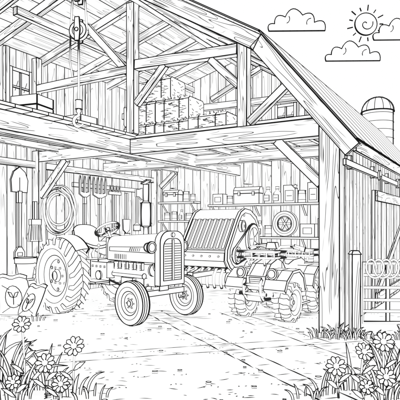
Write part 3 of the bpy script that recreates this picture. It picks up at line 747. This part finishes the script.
# ---------------------------------------------------------------- tools on side wall; local: x out of wall, y depth, z up
WX=6.36
def tool(name,b,z,mb_parts,label,cat,a=WX):
    e=top(name,B(a,b,z),TH,label,cat)
    for n_,mm in mb_parts: obj(n_,mm,e)
    return e
def flat(mm,pts,t=.03,x=.03):      # flat plate in wall plane (y,z), outlined
    mm.prism(pts,(x,0,0),(0,1,0),(0,0,1),(t,0,0),PAPER,True)
def handle(L_,r=.034,w=.013,z0=0):
    mm=M(w); mm.box((.04,0,z0-L_/2),(.05,r*2,L_),PAPER); return mm
mm=M(.013); flat(mm,[(-.19,.0),(.19,.0),(.21,.25),(.14,.42),(0,.52),(-.14,.42),(-.21,.25)],.03,.02); mm.line((.055,0,-.0),(.055,0,.3),.010); mm.box((.04,0,-.1),(.06,.09,.24),PAPER)
h_=M(.012); h_.box((.04,0,-.68),(.05,.06,.92),PAPER)
g_=M(.012); flat(g_,[(-.03,-1.12),(-.12,-1.24),(-.12,-1.38),(.12,-1.38),(.12,-1.24),(.03,-1.12)],.04,.02); g_.pl([(.065,-.06,-1.25),(.065,.06,-1.25),(.065,.06,-1.32),(.065,-.06,-1.32)],.009,True)
tool('shovel',-.52,2.28,[('blade',mm),('shaft',h_),('grip',g_)],'shovel hanging blade up on the plank wall','shovel')
mm=M(.012)
pts=[]
for t in range(36*4+1):            # one long hose wound in an untidy oval coil
    a=t*.1745+1.57; lap=t/36; r=.30+.055*lap+.02*math.sin(lap*9)
    pts.append((.05+.035*(1+math.sin(a*1.0+lap*2)),math.cos(a)*r*.95+.02*math.sin(lap*5),math.sin(a)*r*1.15-.05+.03*math.sin(lap*4)))
pts+= [(.1,.1,.42),(.12,.3,.3),(.12,.46,-.05),(.11,.5,-.45),(.1,.42,-.75),(.08,.34,-.8)]
mm.tube(pts,.03,8,R65)
mm2=M(.013); mm2.box((.05,0,.47),(.12,.08,.06),PAPER)
tool('garden_hose',.5,1.98,[('coil',mm),('hook',mm2)],'coiled garden hose hanging on a wall hook','hose')
def fork(n=4,L_=.95,W_=.36):
    hd=M(.012); y0=W_/2
    out=[(-y0-.025,-.02),(-.04,-.1),(.04,-.1),(y0+.025,-.02)]
    for k in range(n):
        y=y0-W_*k/(n-1); out+=[(y+.028,.02),(y+.024,.3),(y,.42),(y-.024,.3),(y-.028,.02)] if 0<k<n-1 else ([(y+.025,.3),(y,.42),(y-.024,.3),(y-.028,.04)] if k==0 else [(y+.028,.04),(y+.024,.3),(y,.42),(y-.025,.3)])
    flat(hd,out); hd.box((.045,0,-.17),(.05,.075,.16),PAPER)
    s=M(.012); s.box((.045,0,-.25-(L_-.25)/2),(.045,.055,L_-.25),PAPER)
    return [('head',hd),('shaft',s)]
tool('pitchfork',1.36,2.36,fork(3,1.0,.30),'three tined fork hanging tines up on the wall rack','pitchfork')
tool('pitchfork',1.88,2.36,fork(4,.95,.42),'broad four tined pitchfork hanging on the wall rack','pitchfork')
hd=M(.012); flat(hd,[(-.24,-.04),(.24,-.04),(.24,.04),(.2,.04),(.19,.2),(.155,.04),(.085,.04),(.07,.2),(.05,.04),(-.03,.04),(-.05,.2),(-.065,.04),(-.14,.04),(-.17,.2),(-.18,.04),(-.24,.04)])
tool('garden_rake',2.44,2.42,[('head',hd),('shaft',handle(1.0,z0=-.04))],'garden rake hanging head up on the wall rack','rake')
hd=M(.012); flat(hd,[(-.15,0),(.15,0),(.13,-.28),(0,-.38),(-.13,-.28)],.02); 
for v in hd.v: v.z-=.7
tool('trowel_spade',2.92,2.45,[('blade',hd),('shaft',handle(.7))],'small spade hanging blade down from the wall rack','spade')
hd=M(.012); flat(hd,[(-.06,.12),(.05,.12),(.2,.17),(.2,-.17),(.05,-.08),(-.06,-.08)],.05,.02)
tool('axe',3.38,2.46,[('head',hd),('shaft',handle(.9,z0=-.08))],'long axe hanging head up on the wall rack','axe')
hd=M(.011); hd.prism([(-.13,-.38),(.13,-.38),(.13,-.5),(-.13,-.5)],(.01,0,0),(0,1,0),(0,0,1),(.08,0,0),PAPER,True,long=range(4))
hd.prism([(-.12,-.5),(.12,-.5),(.16,-.85),(-.16,-.85)],(.02,0,0),(0,1,0),(0,0,1),(.06,0,0),PAPER,True)
for k in range(6): hd.line((.085,-.1+k*.04,-.52),(.085,-.125+k*.05,-.82),.008)
tool('hand_broom',-.12,2.1,[('bristles',hd),('shaft',handle(.38))],'short broom hanging bristles down on the wall','broom')
# ---------------------------------------------------------------- pot, bags by the wall
crate('wooden_crate',B(5.95,-.66,0),TH,.5,.45,.52,'low wooden crate beneath a clay pot')
e=top('clay_pot',B(5.95,-.66,.535),TH,'round clay flower pot standing on a crate','pot')
mm=M(.012); mm.lathe((0,0,0),(0,0,1),[(0,.13),(.3,.19)],24,None,(0,1)); obj('body',mm,e)
mm=M(.012); mm.lathe((0,0,.302),(0,0,1),[(0,.215),(.11,.225),(.11,.19),(.02,.185)],24,None,(0,1,2)); obj('rim',mm,e)
def bag(loc,rot,W_,H_,lean,label):
    e=top('feed_bag',loc,rot,label,'bag')
    mm=M(.012); N=12; D_=.13
    f=[];k=[]
    for j in range(N+1):
        v=j/N; z=H_*v-.03*math.sin(v*5); th=D_*(math.sin(math.pi*min(1,.14+v*.86))**.6)*(1.15-.3*v)+.01 if v<1 else .012; yo=lean*v*v; sx=.05*math.sin(v*3.5+rot*5)
        ww=W_/2*(1+.07*math.sin(math.pi*(v*1.1))-.06*(v>.85)*(v<.97))
        f.append([mm.P((sx-ww+2*ww*i/8,yo-th*math.sin(math.pi*(.06+.88*i/8))**.5,z+.02*math.sin(i*1.3+rot)*(v>.9))) for i in range(9)])
        k.append([mm.P((sx-ww+2*ww*i/8,yo+th*math.sin(math.pi*(.06+.88*i/8))**.5,z+.02*math.sin(i*1.3+rot)*(v>.9))) for i in range(9)])
    for j in range(N):
        for i in range(8):
            mm.F((f[j][i],f[j][i+1],f[j+1][i+1],f[j+1][i]),PAPER,True); mm.F((k[j][i+1],k[j][i],k[j+1][i],k[j+1][i+1]),PAPER,True)
        mm.F((f[j][0],f[j+1][0],k[j+1][0],k[j][0]),PAPER); mm.F((f[j][8],k[j][8],k[j+1][8],f[j+1][8]),PAPER)
    g=lambda i:mm.v[i].copy()
    mm.pl([g(r_[0]) for r_ in f]); mm.pl([g(r_[8]) for r_ in f]); mm.pl([g(i) for i in f[N]]); mm.pl([g(i) for i in f[0]]); mm.pl([g(i) for i in k[N]]); mm.pl([g(i)+V(0,-.003,0) for i in f[N-1]],.01)
    for a_,b_ in (((1,1),(3,3)),((7,2),(5,4)),((1,9),(3,8))): mm.line(g(f[a_[1]][a_[0]])+V(0,-.004,0),g(f[b_[1]][b_[0]])+V(0,-.004,0),.008)
    mm.F((*f[N],*k[N][::-1]),PAPER)
    def s_(u,v):
        jj=v*N; j=int(jj); t=jj-j; ii=(u+.5)*8; i=int(ii); r=ii-i
        p=(mm.v[f[j][i]]*(1-r)+mm.v[f[j][i+1]]*r)*(1-t)+(mm.v[f[j+1][i]]*(1-r)+mm.v[f[j+1][i+1]]*r)*t
        return p+V(0,-.012,0)
    ink=M(.010)
    ring=[s_(math.cos(a)*.27,.5+math.sin(a)*.25) for a in [x*.3927 for x in range(16)]]; ink.pl(ring,.010,True)
    ink.pl([s_(0,.34),s_(.0,.45),s_(0,.52)],.011)
    for q in (-1,1): ink.pl([s_(0,.5),s_(q*.1,.52),s_(q*.17,.62),s_(q*.06,.6),s_(0,.5)],.010)
    obj('sack',mm,e); obj('printed_emblem',ink,e)
bag((-3.36,8.75,0),.1,.5,.66,.14,'full paper feed sack with sprout emblem standing on the ground')
bag((-2.98,8.6,0),-.3,.36,.5,.16,'smaller feed sack with sprout emblem leaning beside another')
# ---------------------------------------------------------------- fence, gate, wire coil
def fence_post(loc,H_,label):
    mm=M(.012); mm.box((0,0,H_/2),(.12,.12,H_),WOOD); mm.hexa([(-.07,-.07,H_),(.07,-.07,H_),(.07,.07,H_),(-.07,.07,H_)],[(-.04,-.04,H_+.05),(.04,-.04,H_+.05),(.04,.04,H_+.05),(-.04,.04,H_+.05)],PAPER)
    obj('fence_post',mm,None,loc,.05,label,'fence post','posts of the yard fence')
fence_post((2.235,7.03,0),1.18,'square wooden fence post beside the barn corner'); fence_post((4.1,6.9,0),1.18,'square wooden fence post at the end of the gate')
ga=top('farm_gate',(2.35,7.02,0),-.05,'tubular metal farm gate with horizontal bars','gate')
mm=M(.011); mm.tube([(0,0,.2),(0,0,1.05),(1.66,0,1.05),(1.66,0,.2)],.026,8,None,True); obj('frame',mm,ga)
for z in (.36,.52,.7,.88): mm=M(.011); mm.tube([(0,0,z),(1.66,0,z)],.024,8); obj('bar',mm,ga)
for x in (.35,1.1): mm=M(.011); mm.box((x,-.0,.62),(.05,.012,.84),PAPER); obj('strap',mm,ga)
mm=M(.010); N=360; pts=[]
for t in range(N):
    a=t/N*2*math.pi*8; pts.append((.02+.84*t/N+.085*math.cos(a),-.075-.03*math.cos(a),math.sin(a)*.13))
mm.tube(pts,.016,8,R65)
obj('wire_coil',mm,None,(2.38,6.97,.98),-.05,'loose coils of fencing wire hung along the gate top','wire coil')
# ---------------------------------------------------------------- silo
si=top('grain_silo',(16.4,45,0),0,'tall round grain silo with domed ribbed roof','silo')
mm=M(.08); mm.lathe((0,0,0),(0,0,1),[(0,1.4),(12.0,1.4)],32,R35,(0,1),False)
for k in range(16): mm.ring((0,0,.5+k*.75),(0,0,1),1.41,.04,32)
obj('wall',mm,si)
mm=M(.08); pr=[(1.4*math.sin(t*math.pi/16)*1.0,1.46*math.cos(t*math.pi/16)) for t in range(9)]
mm.lathe((0,0,12.02),(0,0,1),[(h,max(r,.002)) for h,r in pr],32,R35,(0,),False)
for k in range(12):
    a=k*math.pi/6; mm.pl([(math.cos(a)*r,math.sin(a)*r,12.02+h) for h,r in pr],.045)
obj('dome',mm,si)
# ---------------------------------------------------------------- sky things
def arcs(anch,bul):
    out=[];n=len(anch)
    for i in range(n):
        p=V(*anch[i],0);q=V(*anch[(i+1)%n],0);bl=bul[i]*(q-p).length; d=q-p; nn=V(d.y,-d.x,0).normalized()*-1
        for k in range(8):
            t=k/8; out.append(tuple((p+d*t+nn*bl*math.sin(math.pi*t)**.8)[:2]))
    return out
def cloud(cx,cy,W_,H_,Y_=150):
    s=Y_/487; X=(cx-200)*s; Z=1.6+(225-cy)*s; W2=W_*s/2; H2=H_*s
    A=[(-1,0),(-.8,.3),(-.42,.58),(.2,.66),(.62,.36),(1,0.02)]
    A=[(a*W2,b*H2) for a,b in A]; poly=arcs(A,[.42,.4,.42,.42,.45,-.0])
    mm=M(.25); mm.prism(poly,(0,0,0),(1,0,0),(0,0,1),(0,.25,0),PAPER,True)
    mm.pl([(-.42*W2+math.cos(t)*.16*W2,-.1,.5*H2+math.sin(t)*.16*W2) for t in (-1.2,-.8,-.3,.2,.6)],.18)
    mm.pl([(.5*W2+math.cos(t)*.16*W2,-.1,.34*H2+math.sin(t)*.16*W2) for t in (1.6,2.1,2.6,3.1,3.5)],.18)
    obj('cloud',mm,None,(X,Y_,Z),0,'small puffy white cloud with flat base','cloud')
cloud(297,31,56,24); cloud(353,61,54,21,158); cloud(400,40,52,24,166)
su=top('sun',(( 366-200)*190/487,190,1.6+(225-24)*190/487),0,'round sun with short spiky rays','sun')
mm=M(.3); n=32; mm.prism([(math.cos(k*6.2832/n)*4.3,math.sin(k*6.2832/n)*4.3) for k in range(n)],(0,0,0),(1,0,0),(0,0,1),(0,.4,0),PAPER)
mm.pl([(math.cos(1+k*.35)*(.4+k*.15),-.1,math.sin(1+k*.35)*(.4+k*.15)) for k in range(17)],.26); obj('disc',mm,su)
for k in range(13):
    a=k*6.2832/13; mm=M(.36); l=7.4 if k%2 else 6.6; mm.line((math.cos(a)*5.4,0,math.sin(a)*5.4),(math.cos(a)*l,0,math.sin(a)*l),.36); obj('ray',mm,su)
# ---------------------------------------------------------------- grass and flowers
def blade(mm,p,h,ang,lean,wd,ink=.008):
    p=Vector(p);n=8;Ls=[];Rs=[];C=[]
    d=V(math.cos(ang),math.sin(ang)*.5,0)
    for i in range(n+1):
        t=i/n; c=p+V(0,0,h*(t-.45*lean*t*t*t))+d*(lean*h*t*t*.8)
        w_=wd*(math.sin(math.pi*min(1,.25+t*.75))**.8)
        C.append((c,w_))
    for i,(c,w_) in enumerate(C):
        tg=(C[min(i+1,n)][0]-C[max(i-1,0)][0]).normalized(); side=tg.cross(V(0,-1,0))
        side=side.normalized() if side.length>.2 else V(1,0,0)
        Ls.append(c-side*w_/2);Rs.append(c+side*w_/2)
    il=[mm.P(x) for x in Ls];ir=[mm.P(x) for x in Rs]
    for i in range(n): mm.F((il[i],ir[i],ir[i+1],il[i+1]),PAPER)
    mm.pl(Ls,ink);mm.pl(Rs,ink)
def tuft(x,y,n,h,spread,wd,ink=.0062,label='tuft of long curved grass blades growing from the dirt'):
    mm=M(ink)
    for k in range(n):
        u=(k+.5)/n*2-1; px=u*spread+(R()-.5)*.03; py=((k*7)%n/n-.5)*spread*1.1
        an=0 if u+(R()-.5)*.7>0 else math.pi
        blade(mm,(px,py,0),h*(.55+.45*R())*(1-.25*abs(u)),an+(R()-.5)*.6,.12+.7*abs(u)*(.6+R()*.6)+.1*R(),wd*(.75+.5*R()),ink)
    return obj('grass_tuft',mm,None,(x,y,0),0,label,'grass','grass tufts around the yard')
for x,y,n,hh,wd in ((-1.98,4.95,9,.8,.034),(-1.74,4.62,8,.62,.03),(-1.47,4.8,7,.56,.03),(-1.2,4.56,6,.38,.026),(-2.3,5.3,7,.74,.034),(-.98,4.5,5,.2,.02),(-1.7,4.42,6,.3,.024),
               (1.98,4.95,9,.8,.034),(1.74,4.62,8,.6,.03),(1.46,4.8,7,.52,.03),(1.18,4.58,6,.36,.026),(2.3,5.4,7,.72,.034),(.98,4.5,5,.2,.02),(1.7,4.42,6,.3,.024),(2.1,5.9,6,.36,.026)):
    tuft(x,y,n,hh,.16,wd)
for x,y,n,hh in ((1.7,6.9,8,.22),(1.93,6.85,9,.3),(2.15,6.83,9,.26),(2.4,6.8,8,.2),(2.85,6.85,7,.2),(3.2,6.8,8,.26),(-2.75,8.1,6,.16)):
    tuft(x,y,n,hh,.15,.024,.0075)
def daisy(x,y,h,r,lx,np=12,tilt=.95,petw=.19):
    e=top('daisy',(x,y,0),0,'daisy with open petals on a tall thin stem','flower','daisies growing in the grass')
    mm=M(.006); mm.tube([(0,0,0),(lx*.3,0,h*.5),(lx,-.02,h)],.011,6); obj('stem',mm,e)
    for s,t in ((-1,.3),(1,.5)):
        mm=M(.006)
        b=V(lx*.3*t*2,-.01,h*t); q=[b,b+V(s*.03,-.02,.055),b+V(s*.07,-.03,.085),b+V(s*.12,-.03,.09),b+V(s*.08,-.02,.045),b+V(s*.035,-.01,.01)]
        i=[mm.P(p) for p in q]; mm.F(i,PAPER); mm.pl(q,.0058,True)
        obj('leaf',mm,e)
    c=V(lx,-.03,h); ax=V((R()-.5)*.5,-math.sin(tilt),math.cos(tilt)).normalized()
    mm=M(.006); X,Y,_=mm.frame(ax)
    for k in range(np):
        a=k*6.2832/np+R()*.08; d=X*math.cos(a)+Y*math.sin(a); s=ax.cross(d); wq=petw*12/np
        pts=[c+d*r*.25-s*r*.06,c+d*r*.6-s*r*wq,c+d*r*.86-s*r*wq*.85,c+d*r,c+d*r*.86+s*r*wq*.85,c+d*r*.6+s*r*wq,c+d*r*.25+s*r*.06]
        pts=[p+ax*(.006*(k%2)+.01*((p-c).length/r)) for p in pts]
        i=[mm.P(p) for p in pts]; mm.F(i,PAPER); mm.pl(pts,.0058,True)
    obj('petals',mm,e)
    mm=M(.006); mm.lathe(c+ax*.006,ax,[(0,r*.28),(.015,r*.26),(.026,r*.14),(.028,.002)],16,PAPER,(0,),False)
    for k in range(5): a=k*1.2566; mm.ring(c+ax*.026+(X*math.cos(a)+Y*math.sin(a))*r*.12,ax,r*.03,.004,6)
    obj('flower_centre',mm,e)
for x,y,h_,r,lx in ((-1.66,4.62,.66,.085,-.02),(-1.2,4.6,.46,.1,.02),(-1.42,4.5,.33,.095,.0),(-1.28,4.4,.17,.08,.03),(-1.64,4.36,.2,.07,-.02),
                 (1.74,4.6,.5,.1,-.02),(1.5,4.55,.42,.09,.02),(1.28,4.5,.3,.095,-.03),(1.66,4.38,.24,.09,.0),(1.46,4.36,.16,.07,.02)):
    daisy(x,y,h_,r,lx,10 if r>.075 else 8)
print('verts',sum(len(o.data.vertices) for o in bpy.data.objects if o.type=='MESH'))
